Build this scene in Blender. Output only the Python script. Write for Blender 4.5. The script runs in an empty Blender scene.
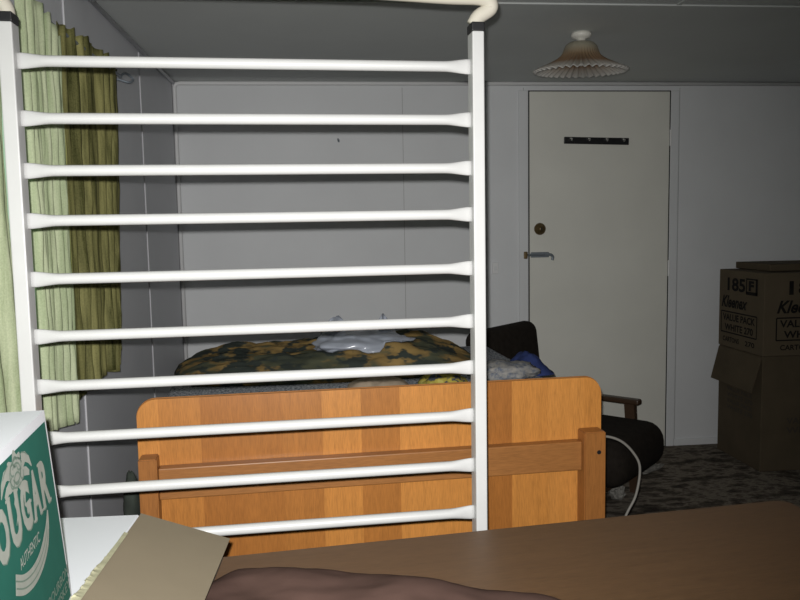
import bpy, bmesh, math, random
from mathutils import Vector, Matrix, noise
R = math.radians
S = bpy.context.scene
COL = S.collection
random.seed(4)

# ------------------------------------------------------------------ camera, world, light, exposure
H = 1.318
def basis(yaw, pit, roll):
    y, p, r = R(yaw), R(pit), R(roll)
    F0 = Vector((-math.sin(y), math.cos(y), 0)); R0 = Vector((math.cos(y), math.sin(y), 0)); Z = Vector((0, 0, 1))
    F = F0*math.cos(p) - Z*math.sin(p); U0 = Z*math.cos(p) + F0*math.sin(p)
    return R0*math.cos(r) - U0*math.sin(r), U0*math.cos(r) + R0*math.sin(r), F
cr, cu, cf = basis(-5.94, 5.43, 1.01)
cam = bpy.data.cameras.new('camera')
cam.sensor_width = 36; cam.lens = 36*778/800; cam.clip_start = .02
co = bpy.data.objects.new('camera', cam); COL.objects.link(co)
M = Matrix((cr, cu, -cf)).transposed().to_4x4(); M.translation = (0, 0, H)
co.matrix_world = M; S.camera = co

world = bpy.data.worlds.new('world'); S.world = world; world.use_nodes = True
bg = world.node_tree.nodes['Background']
bg.inputs[0].default_value = (.52, .66, .47, 1); bg.inputs[1].default_value = 1.0

fl = bpy.data.lights.new('camera_flash', 'SPOT')
fl.energy = 210; fl.color = (1, .99, .97); fl.shadow_soft_size = .007
fl.spot_size = R(95); fl.spot_blend = 1.0
fo = bpy.data.objects.new('camera_flash', fl); COL.objects.link(fo)
aim = (cf + cr*(-80/778) + cu*(-45/778)).normalized()
fo.rotation_mode = 'QUATERNION'; fo.rotation_quaternion = (-aim).to_track_quat('Z', 'Y')
fo.location = Vector((0, 0, H)) + cr*-.013 + cu*.024 - cf*.01

S.view_settings.view_transform = 'Standard'; S.view_settings.look = 'None'
S.view_settings.exposure = 0.0; S.view_settings.gamma = 1; S.view_settings.use_curve_mapping = False

# ------------------------------------------------------------------ materials
def mat(name, col, rough=.6, metal=0, spec=.4, bump=0, bscale=60, vary=0, vscale=8, **kw):
    m = bpy.data.materials.new(name); m.use_nodes = True
    nt = m.node_tree; b = nt.nodes['Principled BSDF']
    b.inputs['Base Color'].default_value = (*col, 1); b.inputs['Roughness'].default_value = rough
    b.inputs['Metallic'].default_value = metal; b.inputs['Specular IOR Level'].default_value = spec
    for k, v in kw.items(): b.inputs[k.replace('_', ' ')].default_value = v
    tc = nt.nodes.new('ShaderNodeTexCoord')
    if vary:
        n = nt.nodes.new('ShaderNodeTexNoise'); n.inputs['Scale'].default_value = vscale; n.inputs['Detail'].default_value = 5
        nt.links.new(tc.outputs['Object'], n.inputs['Vector'])
        r = nt.nodes.new('ShaderNodeValToRGB')
        r.color_ramp.elements[0].position = .3; r.color_ramp.elements[1].position = .7
        r.color_ramp.elements[0].color = (*[c*(1-vary) for c in col], 1)
        r.color_ramp.elements[1].color = (*[min(1, c*(1+vary)) for c in col], 1)
        nt.links.new(n.outputs['Fac'], r.inputs['Fac']); nt.links.new(r.outputs['Color'], b.inputs['Base Color'])
    if bump:
        n = nt.nodes.new('ShaderNodeTexNoise'); n.inputs['Scale'].default_value = bscale; n.inputs['Detail'].default_value = 3
        nt.links.new(tc.outputs['Object'], n.inputs['Vector'])
        bp = nt.nodes.new('ShaderNodeBump'); bp.inputs['Strength'].default_value = bump; bp.inputs['Distance'].default_value = .004
        nt.links.new(n.outputs['Fac'], bp.inputs['Height']); nt.links.new(bp.outputs['Normal'], b.inputs['Normal'])
    return m
class NT:
    def __init__(s, m): s.t = m.node_tree; s.b = s.t.nodes['Principled BSDF']
    def n(s, kind, **kw):
        x = s.t.nodes.new('ShaderNode'+kind)
        for k, v in kw.items(): setattr(x, k, v)
        return x
    def l(s, a, b): s.t.links.new(a, b)
    def noise(s, vec, scale, detail=4, rough=.5):
        x = s.n('TexNoise'); x.inputs['Scale'].default_value = scale; x.inputs['Detail'].default_value = detail
        x.inputs['Roughness'].default_value = rough
        s.l(vec, x.inputs['Vector']); return x.outputs['Fac']
    def mapping(s, scale, rot=(0, 0, 0)):
        tc = s.n('TexCoord'); mp = s.n('Mapping'); mp.inputs['Scale'].default_value = scale; mp.inputs['Rotation'].default_value = rot
        s.l(tc.outputs['Object'], mp.inputs['Vector']); return mp.outputs['Vector']
    def ramp(s, fac, stops, interp='LINEAR'):
        r = s.n('ValToRGB'); e = r.color_ramp.elements; r.color_ramp.interpolation = interp
        while len(e) < len(stops): e.new(.5)
        for el, (p, c) in zip(e, stops): el.position = p; el.color = (*c, 1)
        s.l(fac, r.inputs['Fac']); return r.outputs['Color']
    def mix(s, fac, a, b, blend='MIX'):
        x = s.n('Mix', data_type='RGBA', blend_type=blend)
        if isinstance(fac, (int, float)): x.inputs[0].default_value = fac
        else: s.l(fac, x.inputs[0])
        for v, i in ((a, 6), (b, 7)):
            if isinstance(v, tuple): x.inputs[i].default_value = (*v, 1)
            else: s.l(v, x.inputs[i])
        return x.outputs[2]
    def color(s, c): s.l(c, s.b.inputs['Base Color'])
    def bump(s, h, st=.3, d=.004):
        x = s.n('Bump'); x.inputs['Strength'].default_value = st; x.inputs['Distance'].default_value = d
        s.l(h, x.inputs['Height']); s.l(x.outputs['Normal'], s.b.inputs['Normal'])

M_wall = mat('painted_board', (.69, .70, .71), .55, bump=.12, bscale=90, vary=.03, vscale=3)
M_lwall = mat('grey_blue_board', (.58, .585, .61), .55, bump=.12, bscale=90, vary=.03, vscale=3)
M_ceil = mat('ceiling_paint', (.55, .57, .56), .7, bump=.1, bscale=60, vary=.04, vscale=2)
M_trim = mat('trim_paint', (.74, .74, .74), .5)
M_door = mat('door_paint', (.73, .72, .655), .5, bump=.05, bscale=30, vary=.03, vscale=4)
M_gap = mat('dark_gap', (.03, .03, .03), .9)
M_white = mat('white_enamel', (.46, .46, .455), .35, spec=.4, vary=.02, vscale=20)
M_hoop = mat('cream_enamel', (.50, .47, .40), .4)
M_black = mat('black_plastic', (.012, .012, .013), .4)
M_brass = mat('dull_brass', (.16, .11, .05), .4, metal=.6)
M_steel = mat('worn_steel', (.22, .25, .28), .45, metal=.5)
M_chrome = mat('chrome', (.6, .6, .6), .25, metal=.9)

def veneer(name, base, var, strips=True, axis='z', rough=.38):
    m = mat(name, base, rough, spec=.45); t = NT(m)
    tc = t.n('TexCoord'); sx = t.n('SeparateXYZ'); t.l(tc.outputs['Object'], sx.inputs[0])
    sc = (14, 14, .9) if axis == 'z' else (.9, 14, 14)
    grain = t.noise(t.mapping(sc), 6, 6, .6); fine = t.noise(t.mapping(tuple(v*5 for v in sc)), 8, 4)
    d = tuple(c*(1-var) for c in base); l = tuple(min(1, c*(1+var)) for c in base)
    col = t.ramp(grain, [(.25, d), (.5, base), (.75, l)])
    col = t.mix(.42, col, t.ramp(fine, [(.3, tuple(c*.55 for c in base)), (.6, l)]))
    if strips:
        nz = t.noise(t.mapping((.0, .0, 1.5)), 2)
        mu = t.n('Math', operation='MULTIPLY'); mu.inputs[1].default_value = 9.6; t.l(sx.outputs[0], mu.inputs[0])
        fl_ = t.n('Math', operation='FLOOR'); t.l(mu.outputs[0], fl_.inputs[0])
        wn = t.n('TexWhiteNoise', noise_dimensions='1D'); t.l(fl_.outputs[0], wn.inputs['W'])
        tone = t.ramp(wn.outputs['Value'], [(0, (.62, .55, .5)), (.5, (.9, .88, .84)), (1, (1.0, 1.0, 1.0))])
        col = t.mix(1.0, col, tone, 'MULTIPLY')
    t.color(col); return m
M_panel = veneer('honey_veneer', (.53, .222, .050), .20)
M_post = veneer('brown_timber', (.30, .118, .030), .18, strips=False)
M_rail = veneer('brown_timber_rail', (.30, .125, .036), .18, strips=False, axis='x')
M_table = veneer('dark_table_veneer', (.099, .053, .024), .25, strips=False, axis='x', rough=.42)
M_armwood = mat('dark_chair_wood', (.05, .028, .016), .4, vary=.2)
M_chair = mat('dark_brown_upholstery', (.020, .016, .013), .9, spec=.1, bump=.3, bscale=250, vary=.2, vscale=40)

def speckle(name, stops, scale=200, rough=.9, stretch=(1, 1, 1)):
    m = mat(name, stops[0][1], rough, spec=.1); t = NT(m)
    f = t.noise(t.mapping(stretch), scale, 3, .7); t.color(t.ramp(f, stops)); t.bump(f, .4, .003); return m
M_mattress = speckle('flecked_grey_ticking', [(.38, (.06, .07, .09)), (.5, (.26, .275, .31)), (.60, (.58, .59, .62))], 120)
M_pillow = speckle('flecked_pale_cloth', [(.36, (.11, .125, .16)), (.50, (.23, .225, .22)), (.7, (.30, .28, .255))], 38)
M_blue = mat('navy_cloth', (.028, .042, .13), .9, spec=.1, vary=.3, vscale=12)
M_beige = mat('beige_cloth', (.34, .27, .20), .9, spec=.1, vary=.15, vscale=25)
M_yellow = speckle('yellow_print_cloth', [(.42, (.05, .06, .08)), (.5, (.36, .29, .05)), (.7, (.48, .42, .12))], 28)
M_mauve = mat('mauve_brown_cloth', (.074, .044, .036), .95, spec=.05, vary=.15, vscale=9)

def camo():
    m = mat('camouflage_cloth', (.1, .09, .05), .95, spec=.05); t = NT(m)
    v = t.mapping((1, 1.7, 2.2), (.2, .1, .5))
    a = t.noise(v, 5, 3, .55)
    b = t.noise(t.mapping((1.2, 1, 3.0), (0, .4, 1.2)), 8, 3, .6)
    c1 = t.ramp(a, [(.30, (.048, .056, .044)), (.46, (.085, .088, .055)), (.51, (.20, .135, .055)), (.60, (.30, .20, .075))], 'LINEAR')
    k = t.ramp(b, [(.50, (0, 0, 0)), (.56, (1, 1, 1))])
    t.color(t.mix(k, c1, (.042, .050, .044))); t.bump(b, .3, .01); return m
M_camo = camo()

def carpet():
    m = mat('leaf_pattern_carpet', (.03, .025, .02), .95, spec=.05); t = NT(m)
    a = t.noise(t.mapping((.8, 1.3, 1)), 8, 5, .68); b = t.noise(t.mapping((1, 1, 1)), 220, 2)
    c = t.ramp(a, [(.36, (.02, .016, .014)), (.46, (.11, .092, .074)), (.53, (.30, .26, .21)), (.59, (.11, .09, .075)), (.68, (.02, .016, .016))])
    t.color(t.mix(.3, c, t.ramp(b, [(.3, (.02, .018, .015)), (.7, (.19, .165, .135))]))); t.bump(b, .4, .004); return m
M_carpet = carpet()
M_card = mat('brown_cardboard', (.108, .085, .056), .85, spec=.1, vary=.07, vscale=7)
M_card2 = mat('faded_cardboard', (.092, .072, .047), .85, spec=.1, vary=.1, vscale=7)
M_flap = mat('grey_brown_cardboard', (.172, .142, .098), .8, spec=.15, vary=.04, vscale=9)
M_ink = mat('black_print', (.012, .011, .010), .8, spec=.1)
M_green = mat('green_print', (.013, .090, .068), .7, spec=.12, vary=.06, vscale=20)
M_cwhite = mat('white_print_card', (.56, .57, .60), .55, spec=.2)
M_grey = mat('pale_grey_print', (.25, .27, .24), .5, spec=.2, vary=.08, vscale=60)
M_dgrey = mat('mid_grey_print', (.11, .16, .13), .5, spec=.2)
M_torn = mat('torn_paper', (.27, .26, .17), .9, vary=.2, vscale=60)
M_cable = mat('white_cable', (.24, .225, .20), .5)
M_paper = mat('crumpled_paper', (.22, .21, .19), .9, vary=.2, vscale=40)

def cloth_mat(name, a, b, scale, trans, streaks=True):
    m = mat(name, a, .75, spec=.25); t = NT(m)
    st = t.noise(t.mapping((1, 1, .05)), scale, 4, .6); sl = t.noise(t.mapping((1, 1, 1)), 260, 2)
    c = t.ramp(st, [(.36, a), (.64, b)]); c = t.mix(.18, c, t.ramp(sl, [(.3, tuple(x*.4 for x in a)), (.7, b)]))
    t.color(c); t.bump(sl, .35, .002)
    tr = t.n('BsdfTranslucent'); t.l(c, tr.inputs['Color'])
    mx = t.n('MixShader'); mx.inputs[0].default_value = trans
    out = t.t.nodes['Material Output']; t.l(t.b.outputs[0], mx.inputs[1]); t.l(tr.outputs[0], mx.inputs[2]); t.l(mx.outputs[0], out.inputs['Surface'])
    return m
M_gold = cloth_mat('olive_gold_satin', (.040, .043, .008), (.33, .31, .12), 30, .15)
M_sheer = cloth_mat('green_open_weave', (.34, .41, .23), (.58, .63, .42), 46, .18)

def glass():
    m = mat('window_glass', (.8, 1, .95), .02); t = NT(m)
    tb = t.n('BsdfTransparent'); tb.inputs[0].default_value = (.9, .98, .96, 1); gl = t.n('BsdfGlossy'); gl.inputs['Roughness'].default_value = .03
    mx = t.n('MixShader'); mx.inputs[0].default_value = .06; out = t.t.nodes['Material Output']
    t.l(tb.outputs[0], mx.inputs[1]); t.l(gl.outputs[0], mx.inputs[2]); t.l(mx.outputs[0], out.inputs['Surface']); return m
M_glass = glass()
def film():
    m = mat('clear_plastic_film', (.42, .45, .52), .22, spec=.6); t = NT(m)
    tb = t.n('BsdfTransparent'); tb.inputs[0].default_value = (.85, .88, .93, 1)
    mx = t.n('MixShader'); mx.inputs[0].default_value = .78; out = t.t.nodes['Material Output']
    t.l(tb.outputs[0], mx.inputs[1]); t.l(t.b.outputs[0], mx.inputs[2]); t.l(mx.outputs[0], out.inputs['Surface']); return m
M_film = film()
def shade_mat():
    m = mat('frosted_amber_glass', (.5, .45, .38), .3, spec=.5); t = NT(m)
    tc = t.n('TexCoord'); sx = t.n('SeparateXYZ'); t.l(tc.outputs['Object'], sx.inputs[0])
    mr = t.n('MapRange'); mr.inputs[1].default_value = -.155; mr.inputs[2].default_value = -.035; t.l(sx.outputs[2], mr.inputs[0])
    c = t.ramp(mr.outputs[0], [(0, (.66, .64, .60)), (.16, (.52, .47, .41)), (.30, (.30, .18, .10)), (.55, (.32, .22, .13)), (.85, (.42, .39, .30))])
    t.color(c)
    tr = t.n('BsdfTranslucent'); t.l(c, tr.inputs['Color']); mx = t.n('MixShader'); mx.inputs[0].default_value = .3
    out = t.t.nodes['Material Output']; t.l(t.b.outputs[0], mx.inputs[1]); t.l(tr.outputs[0], mx.inputs[2]); t.l(mx.outputs[0], out.inputs['Surface']); return m
M_shade = shade_mat()
M_lampwhite = mat('lamp_white', (.72, .70, .64), .4)

# ------------------------------------------------------------------ helpers
def obj(name, bm, m, parent=None, loc=(0, 0, 0), rz=0, smooth=False, rot=None):
    me = bpy.data.meshes.new(name); bmesh.ops.recalc_face_normals(bm, faces=bm.faces[:])
    bm.to_mesh(me); bm.free()
    for mm in (m if isinstance(m, (list, tuple)) else [m]): me.materials.append(mm)
    if smooth:
        for p in me.polygons: p.use_smooth = True
    o = bpy.data.objects.new(name, me); COL.objects.link(o)
    o.location = loc; o.rotation_euler = rot if rot else (0, 0, rz)
    if parent: o.parent = parent
    return o
def tag(o, label, cat, group=None):
    o['label'] = label; o['category'] = cat
    if group: o['group'] = group
    return o
def thing(name, label, cat, loc=(0, 0, 0), rz=0, group=None):
    o = bpy.data.objects.new(name, None); COL.objects.link(o); o.empty_display_size = .05
    o.location = loc; o.rotation_euler = (0, 0, rz); return tag(o, label, cat, group)
def struct(name, bm, m, parent=None, **kw):
    o = obj(name, bm, m, parent, **kw); o['kind'] = 'structure'; return o
def box(bm, x0, x1, y0, y1, z0, z1, bev=0, seg=2):
    r = bmesh.ops.create_cube(bm, size=1); vs = r['verts']
    for v in vs: v.co = Vector((x0+(v.co.x+.5)*(x1-x0), y0+(v.co.y+.5)*(y1-y0), z0+(v.co.z+.5)*(z1-z0)))
    if bev:
        es = {e for v in vs for e in v.link_edges}
        bmesh.ops.bevel(bm, geom=list(es), offset=bev, segments=seg, profile=.5, affect='EDGES')
    return bm
def bx(*a, **k): return box(bmesh.new(), *a, **k)
def hexa(bm, p):
    v = [bm.verts.new(q) for q in p]
    for f in ((0, 3, 2, 1), (4, 5, 6, 7), (0, 1, 5, 4), (1, 2, 6, 5), (2, 3, 7, 6), (3, 0, 4, 7)): bm.faces.new([v[i] for i in f])
    return bm
def smooth_path(pts, n=8):
    P = [Vector(p) for p in pts]; out = []
    for i in range(len(P)-1):
        a, b, c, d = P[max(i-1, 0)], P[i], P[i+1], P[min(i+2, len(P)-1)]
        for k in range(n):
            t = k/n
            out.append(.5*((2*b) + (c-a)*t + (2*a-5*b+4*c-d)*t*t + (3*b-a-3*c+d)*t**3))
    return out+[P[-1]]
def tube(bm, pts, r, seg=12, cap=True):
    P = [Vector(p) for p in pts]; n = len(P); rs = r if isinstance(r, (list, tuple)) else [r]*n
    t0 = (P[1]-P[0]).normalized(); up = Vector((0, 0, 1)) if abs(t0.z) < .9 else Vector((0, 1, 0))
    u = (up - t0*up.dot(t0)).normalized(); rings = []
    for i in range(n):
        t = (P[min(i+1, n-1)]-P[max(i-1, 0)]).normalized(); u = (u - t*u.dot(t)).normalized(); w = t.cross(u)
        rings.append([bm.verts.new(P[i]+(u*math.cos(2*math.pi*k/seg)+w*math.sin(2*math.pi*k/seg))*rs[i]) for k in range(seg)])
    for i in range(n-1):
        for k in range(seg): bm.faces.new((rings[i][k], rings[i][(k+1) % seg], rings[i+1][(k+1) % seg], rings[i+1][k]))
    if cap: bm.faces.new(rings[0][::-1]); bm.faces.new(rings[-1])
    return bm
def lathe(bm, prof, seg=32, c=(0, 0, 0), axis='z', cap=True):
    rings = []
    for r, z in prof:
        ring = []
        for k in range(seg):
            a = 2*math.pi*k/seg; x, y = r*math.cos(a), r*math.sin(a)
            p = (x, y, z) if axis == 'z' else (x, z, y)
            ring.append(bm.verts.new(Vector(p)+Vector(c)))
        rings.append(ring)
    for i in range(len(rings)-1):
        for k in range(seg): bm.faces.new((rings[i][k], rings[i][(k+1) % seg], rings[i+1][(k+1) % seg], rings[i+1][k]))
    if cap: bm.faces.new(rings[0][::-1]); bm.faces.new(rings[-1])
    return bm
def prism(bm, poly, y0, y1):                      # polygon in x,z extruded along y
    a = [bm.verts.new((x, y0, z)) for x, z in poly]; b = [bm.verts.new((x, y1, z)) for x, z in poly]
    bm.faces.new(a); bm.faces.new(b[::-1]); n = len(poly)
    for i in range(n): bm.faces.new((a[i], a[(i+1) % n], b[(i+1) % n], b[i]))
    return bm
def fbm(x, y, z=0, o=4):
    return noise.fractal(Vector((x, y, z)), 1.0, 2.0, o)
_dg = []
def text_bm(bm, body, rect, frame, bold=0.0, shear=0.0, depth=.0008, keep=False):
    """letters fitted to rect (x0,x1,y0,y1) of a frame (origin, right, up, out)"""
    cu_ = bpy.data.curves.new('lettering', 'FONT'); cu_.body = body; cu_.offset = bold; cu_.shear = shear; cu_.resolution_u = 3
    ob = bpy.data.objects.new('lettering', cu_); COL.objects.link(ob)
    bpy.context.view_layer.update()
    me = bpy.data.meshes.new_from_object(ob.evaluated_get(bpy.context.evaluated_depsgraph_get()))
    xs = [v.co.x for v in me.vertices]; ys = [v.co.y for v in me.vertices]
    x0, x1, y0, y1 = rect; o_, r_, u_, n_ = [Vector(q) for q in frame]
    def pos(v, d):
        X = x0+(v.co.x-min(xs))/(max(xs)-min(xs))*(x1-x0); Y = y0+(v.co.y-min(ys))/(max(ys)-min(ys))*(y1-y0)
        return o_+r_*X+u_*Y+n_*d
    vs = [bm.verts.new(pos(v, depth)) for v in me.vertices]
    for p in me.polygons:
        try: bm.faces.new([vs[i] for i in p.vertices])
        except ValueError: pass
    bpy.data.objects.remove(ob); bpy.data.curves.remove(cu_); bpy.data.meshes.remove(me)
    return bm
def strip_bm(bm, pts, w, frame, depth=.0008):     # flat printed line through 2-D points of a frame
    o_, r_, u_, n_ = [Vector(q) for q in frame]; P = [Vector((a, b)) for a, b in pts]; L = []
    ws = w if isinstance(w, (list, tuple)) else [w]*len(P)
    for i, p in enumerate(P):
        t = (P[min(i+1, len(P)-1)]-P[max(i-1, 0)]).normalized(); nn = Vector((-t.y, t.x))*ws[i]/2
        L.append([bm.verts.new(o_+r_*q.x+u_*q.y+n_*depth) for q in (p+nn, p-nn)])
    for i in range(len(L)-1): bm.faces.new((L[i][0], L[i][1], L[i+1][1], L[i+1][0]))
    return bm
def ring2(cx, cy, a, b, n=24, t0=0, t1=360):
    return [(cx+a*math.cos(R(t0+(t1-t0)*i/n)), cy+b*math.sin(R(t0+(t1-t0)*i/n))) for i in range(n+1)]

# ------------------------------------------------------------------ room
XL, XR, YB, YF, ZC = -.742, 3.05, 4.30, -1.3, 2.098
struct('floor', bx(XL-.1, XR+.1, YF-.1, YB+.1, -.06, 0), M_carpet)
struct('ceiling', bx(XL-.1, XR+.1, YF-.1, YB+.1, ZC, ZC+.06), M_ceil)
struct('wall_back', bx(XL-.1, XR+.1, YB, YB+.08, 0, ZC), M_wall)
struct('wall_right', bx(XR, XR+.08, YF, YB, 0, ZC), M_wall)
struct('wall_front', bx(XL-.1, XR+.1, YF-.08, YF, 0, ZC), mat('bounce_cut_dark', (.16, .13, .10), .6))  # unseen wall behind the camera, coloured dark to cut bounced flash light
WY0, WY1, WZ0, WZ1 = .55, 2.35, .98, 1.80
bm = bx(XL-.08, XL, YF, WY0, 0, ZC); box(bm, XL-.08, XL, WY1, YB, 0, ZC); box(bm, XL-.08, XL, WY0, WY1, 0, WZ0); box(bm, XL-.08, XL, WY0, WY1, WZ1, ZC)
struct('wall_left', bm, M_lwall)
bm = bmesh.new()
for a in (WY0, (WY0+WY1)/2-.02, WY1-.04): box(bm, XL-.06, XL-.01, a, a+.04, WZ0, WZ1)
for a in (WZ0, WZ1-.04): box(bm, XL-.06, XL-.01, WY0, WY1, a, a+.04)
box(bm, XL-.02, XL+.02, WY0-.03, WY1+.03, WZ0-.03, WZ0)
wn = struct('window_1', bm, M_trim)
o = obj('pane', bx(XL-.04, XL-.036, WY0+.02, WY1-.02, WZ0+.02, WZ1-.02), M_glass, wn)
# cover strips and beads
bm = bmesh.new()
for y in (1.32, 2.50, 3.51): box(bm, XL, XL+.005, y-.007, y+.007, 0, ZC-.02, .002, 1)
struct('trim_1', bm, mat('strip_paint', (.60, .60, .62), .5))
bm = bmesh.new(); tube(bm, [(XL+.012, YB-.012, 0), (XL+.012, YB-.012, ZC-.03), (XL+.02, YB-.012, ZC-.014), (XL+.04, YB-.012, ZC-.010), (XR, YB-.012, ZC-.010)], .011, 8)
struct('trim_2', bm, M_trim, smooth=True)
bm = bmesh.new(); tube(bm, [(XL+.010, YF, ZC-.010), (XL+.010, YB, ZC-.010)], .009, 8); struct('trim_3', bm, M_lwall, smooth=True)
bm = bx(XL, XR, 2.775, 2.80, ZC-.006, ZC, bev=.002, seg=1); box(bm, XL, XR, .4, .425, ZC-.006, ZC, .002, 1)
box(bm, 1.31, 1.33, 2.0, 2.775, ZC-.004, ZC, .0015, 1)
struct('trim_4', bm, M_ceil)
bm = bmesh.new()
for x in (.479, 1.155, 2.06):
    box(bm, x-.0015, x+.0015, YB-.0008, YB, 0, ZC-.03)
struct('trim_5', bm, mat('joint_line', (.42, .42, .42), .8))
bm = bx(XL, 1.12, YB-.010, YB, 0, .04, bev=.003); box(bm, 2.056, XR, YB-.010, YB, 0, .04, .003)
struct('baseboard_back', bm, M_wall)
# door
DX0, DX1, DZ1 = 1.180, 2.003, 2.052
d = struct('door_1', bx(DX0+.006, DX1-.006, YB-.012, YB-.001, .004, DZ1-.006, bev=.002, seg=1), M_door)
bm = bx(DX0-.001, DX0+.006, YB-.008, YB-.0005, 0, DZ1); box(bm, DX1-.006, DX1+.001, YB-.008, YB-.0005, 0, DZ1); box(bm, DX0, DX1, YB-.008, YB-.0005, DZ1-.006, DZ1)
struct('trim_6', bm, M_gap)
bm = bx(DX0-.055, DX0-.001, YB-.012, YB, 0, DZ1+.0, bev=.003, seg=1); box(bm, DX1+.001, DX1+.05, YB-.012, YB, 0, DZ1, .003, 1)
struct('trim_7', bm, M_wall)
k = obj('door_knob', lathe(bmesh.new(), [(.030, 0), (.034, -.006), (.030, -.014), (.020, -.018), (.017, -.034), (.0, -.036)], 24, axis='y', cap=False), M_brass, d, (1.243, YB-.012, 1.288), smooth=True)
obj('keyhole', bx(-.004, .004, -.037, -.035, -.008, .008), M_black, k)
bm = bx(1.19, 1.295, YB-.022, YB-.012, 1.128, 1.158, bev=.003); tube(bm, [(1.172, YB-.026, 1.143), (1.27, YB-.026, 1.143)], .007, 8)
tube(bm, smooth_path([(1.275, YB-.028, 1.143), (1.300, YB-.036, 1.143), (1.312, YB-.036, 1.130), (1.308, YB-.036, 1.112)], 4), .008, 8)
obj('barrel_bolt', bm, M_steel, d)
obj('bolt_keeper', bx(1.150, 1.170, YB-.030, YB-.012, 1.122, 1.162, bev=.004), M_brass, d)
for z in (1.789, 1.05):
    bm = bmesh.new(); tube(bm, [(DX1, YB-.016, z-.045), (DX1, YB-.016, z+.045)], .007, 8)
    obj('hinge', bm, M_trim, d)
# hook rail on the door
h = thing('coat_hook_rail', 'short black rail of four small hooks high on the cream door', 'hook rail', (1.568, YB-.012, 1.7735), R(0)); h.rotation_euler = (0, R(1.4), 0)
obj('backboard', bx(-.187, .187, -.012, 0, -.019, .019, bev=.003), M_black, h)
for x in (-.152, -.05, .052, .15):
    bm = bmesh.new(); tube(bm, smooth_path([(0, 0, .008), (0, -.012, .008), (0, -.022, 0), (0, -.028, .008)], 4), [.006]*4+[.0045]*9, 8)
    obj('hook', bm, M_chrome, h, (x, -.012, 0), smooth=True)
# switch and wall hook
w = tag(obj('light_switch', bx(-.018, .018, -.010, 0, -.032, .032, bev=.003), M_trim, loc=(.989, YB, 1.073)), 'small white light switch on the back wall left of the door', 'light switch')
obj('rocker', bx(-.006, .006, -.015, -.009, -.012, .012, bev=.002), M_wall, w)
bm = bmesh.new(); tube(bm, smooth_path([(0, 0, .006), (0, -.012, .004), (0, -.018, -.004), (.004, -.018, -.012), (.004, -.022, 0)], 3), .004, 6)
tag(obj('wall_hook', bm, M_steel, loc=(.124, YB, 1.789)), 'tiny metal hook alone on the pale back wall', 'hook')

# ------------------------------------------------------------------ ceiling lamp
l = thing('ceiling_lamp', 'pleated amber glass ceiling lamp in front of the door head', 'lamp', (1.104, 3.2, ZC))
obj('ceiling_rose', lathe(bmesh.new(), [(.040, 0), (.042, -.012), (.034, -.022), (.018, -.026), (.016, -.040)], 28), M_lampwhite, l, smooth=True)
bm = bmesh.new()
prof = [(.014, -.036), (.030, -.037), (.052, -.042), (.067, -.055), (.074, -.072), (.082, -.090), (.100, -.106), (.128, -.122), (.160, -.137), (.186, -.148), (.203, -.157)]
SEG = 240; NP = 40; rows = []
pr = smooth_path([(a, 0, b) for a, b in prof], 3)
for p in pr:
    amp = max(0, (p.x-.07)/.13)**.8*.0075; row = []
    for q in range(SEG):
        a = 2*math.pi*q/SEG; s = math.cos(NP*a)
        row.append(bm.verts.new(((p.x+amp*s)*math.cos(a), (p.x+amp*s)*math.sin(a), p.z+amp*.55*s)))
    rows.append(row)
for i in range(len(rows)-1):
    for q in range(SEG): bm.faces.new((rows[i][q], rows[i][(q+1) % SEG], rows[i+1][(q+1) % SEG], rows[i+1][q]))
bmesh.ops.scale(bm, vec=(.93, .93, 1), verts=bm.verts[:])
sh = obj('lamp_shade', bm, M_shade, l, smooth=True, rot=(R(3.5), 0, 0))
md = sh.modifiers.new('thickness', 'SOLIDIFY'); md.thickness = .003
obj('bulb', lathe(bmesh.new(), [(.012, -.040), (.014, -.06), (.026, -.085), (.030, -.105), (.022, -.125), (.004, -.134)], 20), M_lampwhite, l, smooth=True)

# ------------------------------------------------------------------ curtains
def pleat(y0, y1, z0, z1, x, amp, folds, n=150, m=40, hem=0, top=0, seed=0, ruffle=0, sk=0, zs=None):
    bm = bmesh.new(); g = []
    for j in range(m+1):
        t = j/m; row = []
        for i in range(n+1):
            s = i/n
            ph = s*folds*2*math.pi + .9*fbm(s*3+seed, t*1.2, seed)
            zt = z1(s) if callable(z1) else z1; zb = z0(s) if callable(z0) else z0
            zb += hem*fbm(s*6, seed, 3)
            yy = y0+(y1(t) - y0 if callable(y1) else y1-y0)*s
            a = amp*(.65+.35*t)
            xx = x + a*(math.sin(ph)+.35*math.sin(2.3*ph+seed)) + .006*fbm(s*14, t*5, seed)
            row.append(bm.verts.new((xx, yy+sk*t, zt+(zb-zt)*t + (ruffle*fbm(s*13, 0, seed+9, 2)*(1-j/3) if j < 3 else 0))))
        g.append(row)
    for j in range(m):
        for i in range(n): bm.faces.new((g[j][i], g[j][i+1], g[j+1][i+1], g[j+1][i]))
    return bm
def curtain(name, bm, m, label):
    o = obj(name, bm, m, smooth=True); sd = o.modifiers.new('cloth', 'SOLIDIFY'); sd.thickness = .002
    return tag(o, label, 'curtain', 'green curtains on the left wall' if name == 'sheer_curtain' else None)
CX = XL+.058
curtain('gold_curtain', pleat(2.225, lambda t: 2.87-.14*t, lambda s: .850+.03*s+.045*(s > .86)+.012*math.sin(s*14), lambda s: 1.880+.012*math.sin(s*3), CX, .020, 7, hem=.010, seed=2, ruffle=.020), M_gold, 'olive gold satin curtain hanging at the far end of the rod')
curtain('sheer_curtain', pleat(1.925, lambda t: 2.215-.03*t, lambda s: .835-.035*s, lambda s: 1.915-.075*s, CX+.012, .014, 5, hem=.012, seed=5, ruffle=.015), M_sheer, 'pale green open weave curtain between the gold curtain and the bed frame post')
curtain('sheer_curtain', pleat(1.25, lambda t: 1.855+.12*max(0, t-.5)-.05*min(t, .3), lambda s: .80, lambda s: 1.93, CX-.005, .016, 6, hem=.012, seed=8, ruffle=.015), M_sheer, 'pale green open weave curtain at the left edge, outside the bed frame')
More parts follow.
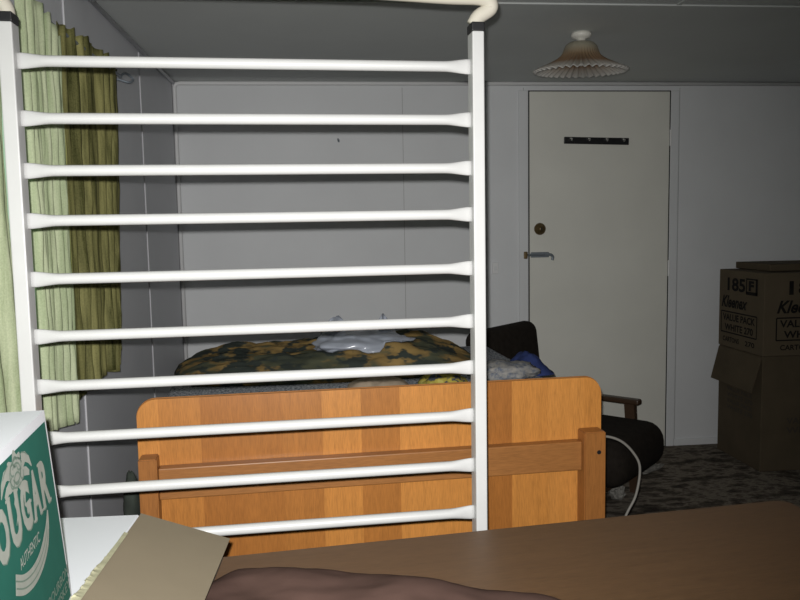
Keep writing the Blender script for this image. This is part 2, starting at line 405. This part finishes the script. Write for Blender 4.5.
rod = thing('curtain_rod', 'thin metal curtain rod with a wire hook above the gold curtain', 'curtain rod', (0, 0, 0))
bm = bmesh.new(); tube(bm, [(CX, 1.0, 1.862), (CX, 2.93, 1.866)], .006, 8); obj('rod', bm, M_steel, rod)
bm = bmesh.new(); tube(bm, smooth_path([(CX, 2.92, 1.866), (CX+.01, 2.965, 1.885), (CX+.03, 2.985, 1.868), (CX+.02, 2.96, 1.852), (CX-.02, 2.95, 1.862), (XL+.002, 2.95, 1.865)], 5), .0045, 6)
obj('wire_hook', bm, M_steel, rod)
bm = bmesh.new(); tube(bm, [(XL+.002, 1.05, 1.862), (CX, 1.05, 1.862)], .005, 6); obj('bracket', bm, M_steel, rod)

# ------------------------------------------------------------------ bed with wooden headboard (root rotated 3.3 degrees)
b = thing('bed', 'single bed with honey wood board facing the camera and flecked grey mattress', 'bed', (0, 2.0, 0), R(3.3))
def rrect(x0, x1, z0, z1, r, n=8):
    P = []
    for cx, cz, a0 in ((x1-r, z1-r, 0), (x0+r, z1-r, 90)):
        for i in range(n+1): P.append((cx+r*math.cos(R(a0+90*i/n)), cz+r*math.sin(R(a0+90*i/n))))
    return P+[(x0, z0), (x1, z0)]
pan = prism(bmesh.new(), rrect(-.470, .781, .30, .889, .048), .030, .052)
hb = obj('headboard_panel', pan, M_panel, b)
obj('edge_banding', (lambda bm: (tube(bm, [(x, .041, z) for x, z in rrect(-.470, .781, .30, .889, .048)[:18]], .0028, 6), bm)[1])(bmesh.new()), M_rail, hb)
for x0, x1, zt in ((-.463, -.418, .748), (.711, .772, .747)):
    bm = prism(bmesh.new(), [(x0, 0), (x1, 0), (x1, zt), (x0, zt)], -.024, .030)
    bmesh.ops.bevel(bm, geom=[e for e in bm.edges if abs(e.verts[0].co.z-e.verts[1].co.z) > .3 or e.verts[0].co.z > .5 and e.verts[1].co.z > .5], offset=.003, segments=2, affect='EDGES')
    p = obj('post', bm, M_post, b)
    if x0 > 0: obj('bolt_hole', lathe(bmesh.new(), [(.006, -.0245), (.006, -.015)], 12, (.752, 0, .690), 'y'), M_black, p)
obj('rail', bx(-.418, .711, -.004, .030, .636, .717, bev=.003), M_rail, b)
for x in (-.44, .69): obj('side_rail', bx(x, x+.03, .052, 1.25, .30, .42, bev=.004), M_rail, b)
obj('base', bx(-.41, .69, .054, 1.24, .40, .60, bev=.02, seg=3), M_mattress, b)
obj('mattress', bx(-.476, .800, .058, 1.25, .602, .800, bev=.035, seg=4), M_mattress, b, smooth=True)
for x in (-.43, .68): obj('leg', bx(x-.02, x+.03, 1.18, 1.24, 0, .42, bev=.004), M_post, b)

# things on the bed (built in the same turned frame)
ca, sa = math.cos(R(3.3)), math.sin(R(3.3))
def heap(hf, u0, u1, v0, v1, n, m, z0, rd=.3):
    """closed heap: height hf(s,t) over a rounded footprint, skirt tucked to z0"""
    bm = bmesh.new(); top = []
    for j in range(m+1):
        row = []
        for i in range(n+1):
            s, t = i/n*2-1, j/m*2-1
            ss = s*math.sqrt(1-rd*t*t); tt = t*math.sqrt(1-rd*s*s)
            row.append(bm.verts.new(((u0+u1)/2+ss*(u1-u0)/2, (v0+v1)/2+tt*(v1-v0)/2, z0+hf(s, t))))
        top.append(row)
    for j in range(m):
        for i in range(n): bm.faces.new((top[j][i], top[j][i+1], top[j+1][i+1], top[j+1][i]))
    ring = [top[0][i] for i in range(n+1)]+[top[j][n] for j in range(1, m+1)]+[top[m][i] for i in range(n-1, -1, -1)]+[top[j][0] for j in range(m-1, 0, -1)]
    low = [bm.verts.new((v.co.x, v.co.y, z0)) for v in ring]; k = len(ring)
    for i in range(k): bm.faces.new((ring[i], low[i], low[(i+1) % k], ring[(i+1) % k]))
    bm.faces.new(low[::-1]); return bm
def on_bed(name, bm, m, label, cat, z=.802):
    return tag(obj(name, bm, m, None, (0, 2.0, z), R(3.3), smooth=True), label, cat)
CU0, CU1, CV0, CV1 = -.480, .640, .56, 1.262
def h_camo(s, t):
    e = max(0, 1-abs(s)**4)**.5*max(0, 1-abs(t)**4)**.5
    h = .066+.006*math.sin(2.2*s+.9)-.010*max(0, s)+.030*max(0, 1-((s-.62)/.35)**2)
    return .004+e*max(.01, h+.026*fbm(s*2.0, t*2.4, 3)+.015*abs(fbm(s*4, t*9, 8)))
camo_o = on_bed('camouflage_blanket', heap(h_camo, CU0, CU1, CV0, CV1, 100, 70, 0), M_camo, 'camouflage patterned blanket heaped across the mattress behind the wooden board', 'blanket')
from mathutils.bvhtree import BVHTree
_bv = BVHTree.FromPolygons([v.co.copy() for v in camo_o.data.vertices], [list(p.vertices) for p in camo_o.data.polygons])
def camo_top(x, y):
    hit = _bv.ray_cast(Vector((x, y, 1)), Vector((0, 0, -1)))[0]
    return hit.z if hit else 0
# plastic bag lying on the blanket
def blob(c, rad, f, seg=40, ring=24, floor=None):
    bm = bmesh.new(); bmesh.ops.create_uvsphere(bm, u_segments=seg, v_segments=ring, radius=1)
    for v in bm.verts:
        d_ = v.co.normalized(); v.co = Vector(c)+Vector((d_.x*rad[0], d_.y*rad[1], d_.z*rad[2]))*f(d_)
        if floor: v.co.z = max(v.co.z, floor(v.co.x, v.co.y)+.0015+.004*(d_.z+1))
    return bm
bagm = blob((.200, .80, .088), (.165, .13, .048), lambda d_: 1+.30*abs(fbm(d_.x*1.6, d_.y*1.6, d_.z*1.6+4, 2))+.05*fbm(d_.x*4, d_.y*4, d_.z*4, 2), 64, 36, camo_top)
def bag_flap(x, y, w, h, k):
    bm = bmesh.new()
    g = []
    for j in range(9):
        t = j/8; row = []
        for i in range(17):
            q = i/16-.5; top = h*(.72+.28*math.cos(q*5+k)+.10*fbm(q*5, k))
            row.append(bm.verts.new((x+w*q*(1-.15*t)+.006*fbm(q*4, t*3, k), y+.016*math.sin(q*9+k*2)*(.4+t)+.02*t, .095+top*t)))
        g.append(row)
    for j in range(8):
        for i in range(16): bm.faces.new((g[j][i], g[j][i+1], g[j+1][i+1], g[j+1][i]))
    return bm
bag = on_bed('plastic_bag', bagm, M_film, 'clear plastic bag crumpled on top of the camouflage blanket', 'bag')
for q in ((.115, .86, .135, .092, .3), (.300, .86, .070, .096, 1.2)):
    o = obj('bag_handle', bag_flap(*q), M_film, bag, smooth=True); o.modifiers.new('film', 'SOLIDIFY').thickness = .001
on_bed('beige_cloth', heap(lambda s, t: .003+.020*max(0, 1-s**4)*max(0, 1-t**4)*(1+.5*fbm(s*3, t*3, 2)), .11, .31, .40, .545, 26, 14, 0), M_beige, 'small beige cloth lying on the mattress in front of the camouflage blanket', 'cloth')
on_bed('yellow_print_cloth', heap(lambda s, t: .003+.033*max(0, 1-s**4)*max(0, 1-t**4)*(1+.6*fbm(s*2, t*3, 6)), .34, .505, .38, .53, 24, 14, 0), M_yellow, 'yellow and dark patterned cloth on the mattress beside the frame post', 'cloth')
on_bed('pale_pillow', blob((.632, .46, .032), (.112, .085, .034), lambda d_: 1+.22*fbm(d_.x*2, d_.y*2, d_.z*2+7)+.07*fbm(d_.x*6, d_.y*6, d_.z*6), 48, 28, lambda x, y: 0), M_pillow, 'pale flecked pillow at the right end of the mattress', 'pillow')
def h_blue(s, t): return .003+.062*max(0, 1-abs(s+.1)**1.5)*max(0, 1-t**4)*(1+.25*fbm(s*2.5, t*2.5, 5))
on_bed('navy_cloth', heap(h_blue, .690, .838, .50, .70, 24, 18, 0), M_blue, 'navy blue cloth bunched behind the pale pillow', 'cloth')

o = on_bed('green_rag', blob((-.492, .03, .28), (.021, .03, .085), lambda d_: 1+.15*fbm(d_.x*2, d_.y*2, d_.z*2+3), 20, 20), mat('dark_green_cloth', (.022, .028, .022), .9, vary=.3, vscale=20), 'dark green rag with a yellow tip hanging beside the left wooden post of the bed', 'rag', .34)
obj('tip', blob((-.492, -.004, .212), (.016, .012, .020), lambda d_: 1+.3*fbm(d_.x*3, d_.y*3, d_.z*3), 14, 12), mat('yellow_tip', (.40, .28, .06), .8), o, smooth=True)['label'] = 'yellow tip'

# ------------------------------------------------------------------ armchair (faces right and towards the camera)
A = thing('armchair', 'dark brown upholstered armchair with wooden arms by the back wall', 'armchair', (1.155, 3.50, 0), R(-45))
# local +x = facing, y = width
bm = bx(-.27, .378, -.275, .275, .18, .39, bev=.085, seg=5); obj('seat', bm, M_chair, A, smooth=True)
bm = bx(-.06, .06, -.275, .275, 0, .56, bev=.055, seg=5)
bmesh.ops.rotate(bm, verts=bm.verts[:], cent=(0, 0, 0), matrix=Matrix.Rotation(R(-7), 3, 'Y')); bmesh.ops.translate(bm, verts=bm.verts[:], vec=(-.30, 0, .262))
obj('backrest', bm, M_chair, A, smooth=True)
for s in (-1, 1):
    y = s*.302
    bm = bx(-.36, .225, y-.025, y+.025, .437, .463, bev=.008); obj('armrest', bm, M_armwood, A)
    hexa_bm = hexa(bmesh.new(), [(.185, y-.017, 0), (.225, y-.017, 0), (.225, y+.017, 0), (.185, y+.017, 0), (.15, y-.017, .44), (.20, y-.017, .44), (.20, y+.017, .44), (.15, y+.017, .44)])
    obj('leg', hexa_bm, M_armwood, A)
    hexa_bm = hexa(bmesh.new(), [(-.40, y-.017, 0), (-.36, y-.017, 0), (-.36, y+.017, 0), (-.40, y+.017, 0), (-.33, y-.017, .44), (-.28, y-.017, .44), (-.28, y+.017, .44), (-.33, y+.017, .44)])
    obj('leg', hexa_bm, M_armwood, A)
obj('seat_frame', bx(-.27, .24, -.29, .29, .12, .17, bev=.006), M_armwood, A)
# paper scraps on the carpet
def scrap(loc, sc, seed, label, rz=0):
    bm = bmesh.new(); bmesh.ops.create_icosphere(bm, subdivisions=3, radius=1)
    for v in bm.verts:
        q = 1+.45*fbm(v.co.x*2+seed, v.co.y*2, v.co.z*2); v.co = Vector((v.co.x*sc[0]*q, v.co.y*sc[1]*q, max(0, v.co.z+.75)*sc[2]*q))
    tag(obj('paper_scrap', bm, M_paper, None, loc, rz), label, 'paper', 'paper scraps on the carpet')
scrap((1.72, 3.86, 0), (.09, .022, .022), 1, 'long pale paper scrap on the carpet in front of the armchair seat', R(30))
scrap((1.39, 3.50, 0), (.034, .05, .04), 5, 'crumpled pale paper scrap on the carpet beside the wooden post of the bed', 0)

# ------------------------------------------------------------------ white cable
bm = bmesh.new()
tube(bm, smooth_path([(.802, 2.30, .585), (.83, 2.30, .635), (.869, 2.3, .653), (.924, 2.3, .637), (.967, 2.3, .597), (.990, 2.3, .546), (.978, 2.3, .459), (.943, 2.3, .386), (.90, 2.3, .25), (.88, 2.28, .10), (.90, 2.2, .006), (1.05, 2.1, .006), (1.3, 2.15, .006)], 8), .0042, 8)
tag(obj('power_cable', bm, M_cable, smooth=True), 'white cable curving down to the floor beside the wooden board', 'cable')

# ------------------------------------------------------------------ cartons by the right wall
def carton(name, x0, x1, y0, y1, z0, z1, m, label, group=None):
    t = thing(name, label, 'box', (x0, y0, z0), 0, group)
    obj('body', bx(0, x1-x0, 0, y1-y0, 0, z1-z0, bev=.003, seg=1), m, t); return t
def printed(t, name, frame, m=M_ink): pass
bot = carton('cardboard_carton', 2.272, 2.86, 3.76, 4.20, 0, .612, M_card2, 'lower brown carton standing on the carpet with one flap hanging open', 'cardboard cartons by the right wall')
# hanging flap, hinged along the top of the left side (local coordinates of the carton)
def plate(p, th=.004):
    a, b_, c, d_ = [Vector(q) for q in p]; n_ = (b_-a).cross(d_-a).normalized()*th
    return hexa(bmesh.new(), [a, b_, c, d_, a+n_, b_+n_, c+n_, d_+n_])
obj('flap', plate([(-.004, .435, .606), (-.004, .005, .606), (-.062, -.004, .425), (-.045, .445, .42)]), M_card2, bot)
fb = ((-.0015, .44, 0), (0, -1, 0), (0, 0, 1), (-1, 0, 0))
bm = bmesh.new()
for i, tx in enumerate(('VALUE PACK', 'WHITE 270', 'VALUE PACK', 'WHITE 270')): text_bm(bm, tx, (.10, .36, .37-.035*i, .395-.035*i), fb, .02)
obj('printed_lettering', bm, mat('faded_print', (.05, .04, .03), .8), bot)
ff = ((0, -.0015, 0), (1, 0, 0), (0, 0, 1), (0, -1, 0))
bm = bmesh.new()
for i, tx in enumerate(('VALUE PACK', 'WHITE 270')): text_bm(bm, tx, (.14, .45, .25-.05*i, .285-.05*i), ff, .02)
obj('printed_lettering', bm, bpy.data.materials['faded_print'], bot)
top = carton('cardboard_carton', 2.266, 2.84, 3.75, 4.20, .614, 1.044, M_card, 'upper brown carton with bold black print, stacked on the open flap carton', 'cardboard cartons by the right wall')
def box_print(bm, fr, x0, w, h):
    # 185 and a boxed F
    text_bm(bm, '185', (x0+.17*w, x0+.60*w, .735*h, .905*h), fr, .03)
    strip_bm(bm, [(x0+.63*w, .725*h), (x0+.63*w, .915*h)], .02*w, fr); strip_bm(bm, [(x0+.86*w, .725*h), (x0+.86*w, .915*h)], .045*w, fr)
    strip_bm(bm, [(x0+.62*w, .91*h), (x0+.88*w, .91*h)], .018*h, fr); strip_bm(bm, [(x0+.62*w, .735*h), (x0+.88*w, .735*h)], .04*h, fr)
    text_bm(bm, 'F', (x0+.68*w, x0+.80*w, .765*h, .89*h), fr, .05)
    text_bm(bm, 'Kleenex', (x0+.03*w, x0+.66*w, .515*h, .67*h), fr, .028, .35)
    q = [(x0+.03*w, .19*h), (x0+.88*w, .19*h), (x0+.88*w, .46*h), (x0+.03*w, .46*h), (x0+.03*w, .19*h)]
    for i in range(4): strip_bm(bm, [q[i], q[i+1]], .007, fr)
    text_bm(bm, 'VALUE PACK', (x0+.07*w, x0+.84*w, .345*h, .435*h), fr, .025)
    text_bm(bm, 'WHITE 270', (x0+.12*w, x0+.80*w, .215*h, .305*h), fr, .025)
    text_bm(bm, 'CARTONS', (x0+.08*w, x0+.48*w, .07*h, .135*h), fr, .02)
    text_bm(bm, '270', (x0+.62*w, x0+.84*w, .07*h, .135*h), fr, .02)
bm = bmesh.new(); box_print(bm, ((-.0015, .45, 0), (0, -1, 0), (0, 0, 1), (-1, 0, 0)), .02, .42, .43)
obj('printed_lettering', bm, M_ink, top)
bm = bmesh.new()
fr = ((0, -.0015, 0), (1, 0, 0), (0, 0, 1), (0, -1, 0))
box_print(bm, fr, .055, .46, .43)
obj('printed_lettering', bm, M_ink, top)
obj('tape', bx(-.001, .5735, .215, .265, .4295, .4315), M_card2, top)
cap = carton('cardboard_carton', 2.36, 2.84, 3.86, 4.20, 1.047, 1.083, M_card2, 'shallow flat brown carton lying on top of the printed carton', 'cardboard cartons by the right wall')

# ------------------------------------------------------------------ steel bed base standing on end
F_ = thing('steel_bed', 'white steel slatted bed frame standing on end in the foreground', 'bed frame', (0, 1.5, 0), R(2.7))
PL0, PL1, PR0, PR1 = -.5525, -.527, .307, .3305
for x0, x1, zt in ((PL0, PL1, 1.690), (PR0, PR1, 1.690)):
    obj('side_rail', bx(x0, x1, 0, .040, .0, zt, bev=.0025), M_white, F_)
    e = obj('end_cap', bx(x0-.001, x1+.001, -.001, .041, zt, zt+.017, bev=.002), M_black, F_)
    bm = bmesh.new(); tube(bm, [((x0+x1)/2, .020, zt-.02), ((x0+x1)/2, .020, zt+.02)], .007, 8); obj('plug', bm, M_black, e)
zs = [1.626, 1.524, 1.430, 1.339, 1.2315, 1.1245, 1.030, .931, .827, .727]
def slat_bm():
    bm = bmesh.new(); L0, L1 = PL1-.002, PR0+.002; n = 40; rings = []; xs = []
    for i in range(n+1):
        t = i/n; xs.append(L0+(L1-L0)*t)
    xs = sorted(set(xs+[L0+.01, L0+.03, L0+.05, L1-.01, L1-.03, L1-.05]))
    for x in xs:
        d_ = min(x-L0, L1-x); q = max(0, 1-d_/.055); q = q*q*(3-2*q)
        rz = .0102+.0048*q; ry = .0102-.0062*q
        rings.append([bm.verts.new((x, .022+ry*math.cos(2*math.pi*k/16), rz*math.sin(2*math.pi*k/16))) for k in range(16)])
    for i in range(len(rings)-1):
        for k in range(16): bm.faces.new((rings[i][k], rings[i][(k+1) % 16], rings[i+1][(k+1) % 16], rings[i+1][k]))
    bm.faces.new(rings[0][::-1]); bm.faces.new(rings[-1]); return bm
s0 = obj('slat', slat_bm(), M_white, F_, (0, 0, zs[0]), smooth=True)
for z in zs[1:]:
    c = s0.copy(); COL.objects.link(c); c.parent = F_; c.location = (0, 0, z)
cxl, cxr, z0 = (PL0+PL1)/2, (PR0+PR1)/2, 1.709
bm = bmesh.new()
tube(bm, smooth_path([(cxl, .020, z0-.004), (cxl-.004, .020, z0+.012), (cxl-.022, .018, z0+.030), (cxl-.008, .012, z0+.047), (cxl+.06, .010, z0+.048), (cxl+.25, .010, z0+.052), (cxr-.25, .010, z0+.052), (cxr-.06, .010, z0+.046), (cxr+.012, .012, z0+.045), (cxr+.030, .018, z0+.030), (cxr+.006, .020, z0+.012), (cxr-.004, .020, z0-.004)], 8), .0145, 14)
ho = obj('end_hoop', bm, M_hoop, F_, smooth=True); ho['label'] = 'curved cream tube across the top end'

# ------------------------------------------------------------------ table
T = thing('table', 'dark brown wooden table filling the lower right foreground', 'table', (0, 0, 0))
ct, st_ = math.cos(R(6)), math.sin(R(6))
T.location = (-.66, 1.284, 0); T.rotation_euler = (0, 0, R(6.0))      # origin at the far left corner, +x along the far edge, -y towards the camera
pts = []
for cx, cy, a0 in ((1.575, -.025, 0), (.025, -.025, 90), (.025, -.835, 180), (1.575, -.835, 270)):
    for i in range(9): pts.append((cx+.025*math.cos(R(a0+90*i/8)), cy+.025*math.sin(R(a0+90*i/8))))
bm = bmesh.new(); lv = []
for dz, k in ((.722, 0), (.747, 0), (.750, .003)):
    lv.append([bm.verts.new((x-(k if x > .8 else -k), y-(k if y > -.43 else -k), dz)) for x, y in pts])
for i in range(2):
    for q in range(36): bm.faces.new((lv[i][q], lv[i][(q+1) % 36], lv[i+1][(q+1) % 36], lv[i+1][q]))
bm.faces.new(lv[0][::-1]); bm.faces.new(lv[2])
obj('tabletop', bm, M_table, T)
obj('apron', bx(.06, 1.49, -.80, -.05, .64, .722, bev=.004), M_table, T)
for x, y in ((.05, -.10), (1.45, -.10), (.05, -.81), (1.45, -.81)): obj('leg', bx(x, x+.05, y, y+.05, 0, .722, bev=.004), M_table, T)

# mauve cloth heaped on the near edge of the table
def h_m(s, t):
    e = max(0, 1-abs(s)**8)**.6*max(0, 1-abs(t)**6)**.6
    return .002+e*(.026+.010*fbm(s*1.6, t*1.6, 1)+.006*math.sin(5*s+2*t)+.005*math.sin(9*s))
bm = heap(h_m, -.30, .30, -.20, .20, 60, 44, 0, .18)
o = obj('mauve_cloth', bm, M_mauve, None, (.040, 1.005, .751), R(-21), smooth=True)
tag(o, 'mauve brown cloth heaped on the near part of the dark table', 'cloth')
bm = bmesh.new(); bmesh.ops.create_icosphere(bm, subdivisions=3, radius=.011)
for v in bm.verts: v.co = Vector((v.co.x, v.co.y, max(-.007, v.co.z)))*(1+.3*fbm(v.co.x*160, v.co.y*160, v.co.z*160)); v.co.z = max(-.007, v.co.z)
tag(obj('paper_ball', bm, M_paper, None, (.470, 1.038, .7575), smooth=True), 'tiny crumpled white paper ball on the table at the bottom edge', 'paper')

# ------------------------------------------------------------------ low white carton with torn flap
W = thing('white_carton', 'low white carton with a torn brown flap, lying on the table', 'box', (-.309, 1.30, .750), R(-2.0))
obj('body', bx(-.275, 0, -.60, -0, .001, .096, bev=.002, seg=1), M_cwhite, W)
fp = [(.001, .002, .0935), (.001, -.50, .0945), (.138, -.50, .044), (.146, .004, .042)]
fl_o = obj('torn_flap', plate([fp[0], fp[1], fp[2], fp[3]], .004), M_flap, W); fl_o['label'] = 'grey brown inner side of the open flap'
bm = bmesh.new(); random.seed(7); prev = None
for i in range(90):
    y = -.085-.40*i/89; k = min(1, max(0, i-8)/40)
    a = k*(.004+.011*abs(fbm(i*.21, 2, 1, 3))+.005*random.random()); hgt = .002+k*.007*abs(fbm(i*.3, 5, 2))
    row = [bm.verts.new(q) for q in ((.005, y, .0982), (-.001, y, .0990+hgt*.4), (-.001-a*.6, y, .0980+hgt), (-.001-a, y+.003*random.random(), .0966+hgt*.7))]
    if prev:
        for c in range(3): bm.faces.new((prev[c], prev[c+1], row[c+1], row[c]))
    prev = row
tp = obj('torn_edge', bm, M_torn, fl_o); tp.modifiers.new('t', 'SOLIDIFY').thickness = .0008
# ------------------------------------------------------------------ green bottle carton standing on it
G = thing('green_carton', 'green printed bottle carton with white top and grey lettering, left foreground', 'box', (0, 0, 0))
ea = Vector((-.097, .995, 0)); A0 = Vector((-.347, 1.0, 1.096)); eb = Vector((-.080, -.008, .997)); en = Vector((.992, .096, .081))
LEN, HT, DEP = .30, .2455, .235
lft = Vector((-.995, -.097, 0))
tf, tn = A0, A0-ea*LEN; bf, bn = A0-eb*HT, A0-ea*LEN-eb*HT
bf.z = bn.z = .8465
hx = [bn, bf, bf+lft*(DEP+.02), bn+lft*(DEP+.02), tn, tf, tf+lft*DEP, tn+lft*DEP]
bm = hexa(bmesh.new(), hx); obj('body', bm, M_cwhite, G)
fr = (A0+en*.0006, ea, eb, en)
def quad(bm, fr, x0, x1, y0, y1, d=0):
    o_, r_, u_, n_ = [Vector(q) for q in fr]
    bm.faces.new([bm.verts.new(o_+r_*a+u_*c+n_*d) for a, c in ((x0, y0), (x1, y0), (x1, y1), (x0, y1))]); return bm
pnl = obj('green_panel', quad(bmesh.new(), fr, -LEN+.006, -.0075, -HT+.004, -.0125), M_green, G)
bm = bmesh.new()
def letter(ch, x0, x1, y0=-.105, y1=-.049, bold=.03):
    text_bm(bm, ch, (x0, x1, y0, y1), fr, bold, depth=.0009)
    s = .004
    def bar(a, c, y): quad(bm, fr, a, c, y, y+s*.8, .0011)
    w = x1-x0
    if ch in 'AR': bar(x0-s, x0+.30*w, y0); bar(x1-.30*w, x1+s*.6, y0)
    if ch == 'U': bar(x0-s, x0+.30*w, y1-s*.8); bar(x1-.30*w, x1+s, y1-s*.8)
    if ch == 'R': bar(x0-s, x0+.4*w, y1-s*.8)
    if ch == 'G': bar(x1-.45*w, x1+s, y0+.46*(y1-y0))
LET = (('C', -.286, -.247), ('O', -.242, -.200), ('U', -.194, -.157), ('G', -.151, -.116), ('A', -.110, -.076), ('R', -.069, -.034))
for ch, a, c in LET: letter(ch, a, c, bold=.045)
obj('printed_lettering', bm, M_grey, pnl)
bm = bmesh.new()
for ch, a, c in LET: text_bm(bm, ch, (a+.0028, c+.0034, -.1075, -.0500), fr, .05, depth=.0005)
obj('lettering_shadow', bm, M_dgrey, pnl)
def poly2(bm, pts, fr, d):
    o_, r_, u_, n_ = [Vector(q) for q in fr]
    bm.faces.new([bm.verts.new(o_+r_*x+u_*y+n_*d) for x, y in pts]); return bm
cx, cy = -.150, -.034                              # dense scrolled crest above the name
bm = bmesh.new()
out = []
for i in range(72):
    a = 2*math.pi*i/72; k = 1+.16*math.sin(9*a)+.10*math.sin(5*a+1)
    out.append((cx+.031*k*math.cos(a), cy+.0205*k*math.sin(a)))
poly2(bm, out, fr, .0010)
for s in (-1, 1):
    strip_bm(bm, [(cx+s*x, cy+y) for x, y in ((.024, .008), (.038, .007), (.050, .000), (.058, -.010))], [.012, .012, .009, .002], fr, .0011)
    strip_bm(bm, [(cx+s*x, cy+y) for x, y in ((.024, -.006), (.036, -.009), (.046, -.014))], [.010, .010, .006], fr, .0011)
    strip_bm(bm, [(cx+s*x, cy+y) for x, y in ((.010, -.016), (.018, -.028), (.014, -.040), (.024, -.050))], [.006, .007, .005, .001], fr, .0012)
obj('crest', bm, M_grey, pnl)
bm = bmesh.new()
for (x, y, a, b2, t0, t1) in ((0, 0, .024, .015, 20, 300), (0, 0, .015, .010, 200, 500), (-.012, .006, .008, .006, 0, 280), (.012, .006, .008, .006, 180, 460), (0, -.006, .010, .006, 0, 300), (-.018, -.006, .006, .006, 90, 380), (.018, -.006, .006, .006, 90, 380), (0, .012, .007, .005, 0, 300)):
    strip_bm(bm, ring2(cx+x, cy+y, a, b2, 20, t0, t1), .0022, fr, .0016)
for s in (-1, 1):
    strip_bm(bm, ring2(cx, cy, .050, .0175, 20, 20 if s > 0 else 120, 60 if s > 0 else 160), .0015, fr, .0016)
obj('crest_line', bm, M_dgrey, pnl)
P = smooth_path([(-.056, 0, -.110), (-.066, 0, -.126), (-.084, 0, -.141), (-.112, 0, -.151), (-.145, 0, -.153), (-.178, 0, -.147), (-.205, 0, -.135)], 5)
P = [(q.x, q.z) for q in P]
ws = [.004+.017*min(1, i/9) for i in range(len(P))]
bm = bmesh.new(); strip_bm(bm, P, ws, fr, .0010)
obj('ribbon', bm, M_grey, pnl)
bm = bmesh.new(); strip_bm(bm, [(x+.0, y+.004) for x, y in P[5:]], .0016, fr, .0013); strip_bm(bm, [(x, y-.004) for x, y in P[5:]], .0016, fr, .0013); obj('ribbon_line', bm, M_dgrey, pnl)
bm = bmesh.new()
text_bm(bm, 'AUTHENTIC', (-.182, -.102, -.130, -.118), fr, .01, depth=.0010)
obj('tagline', bm, M_grey, pnl); bm = bmesh.new()
text_bm(bm, 'BOURBON', (-.105, -.008, -.211, -.199), fr, .02, depth=.0010)
text_bm(bm, 'WHISKEY', (-.105, -.008, -.228, -.216), fr, .02, depth=.0010)
obj('small_print', bm, M_dgrey, pnl)
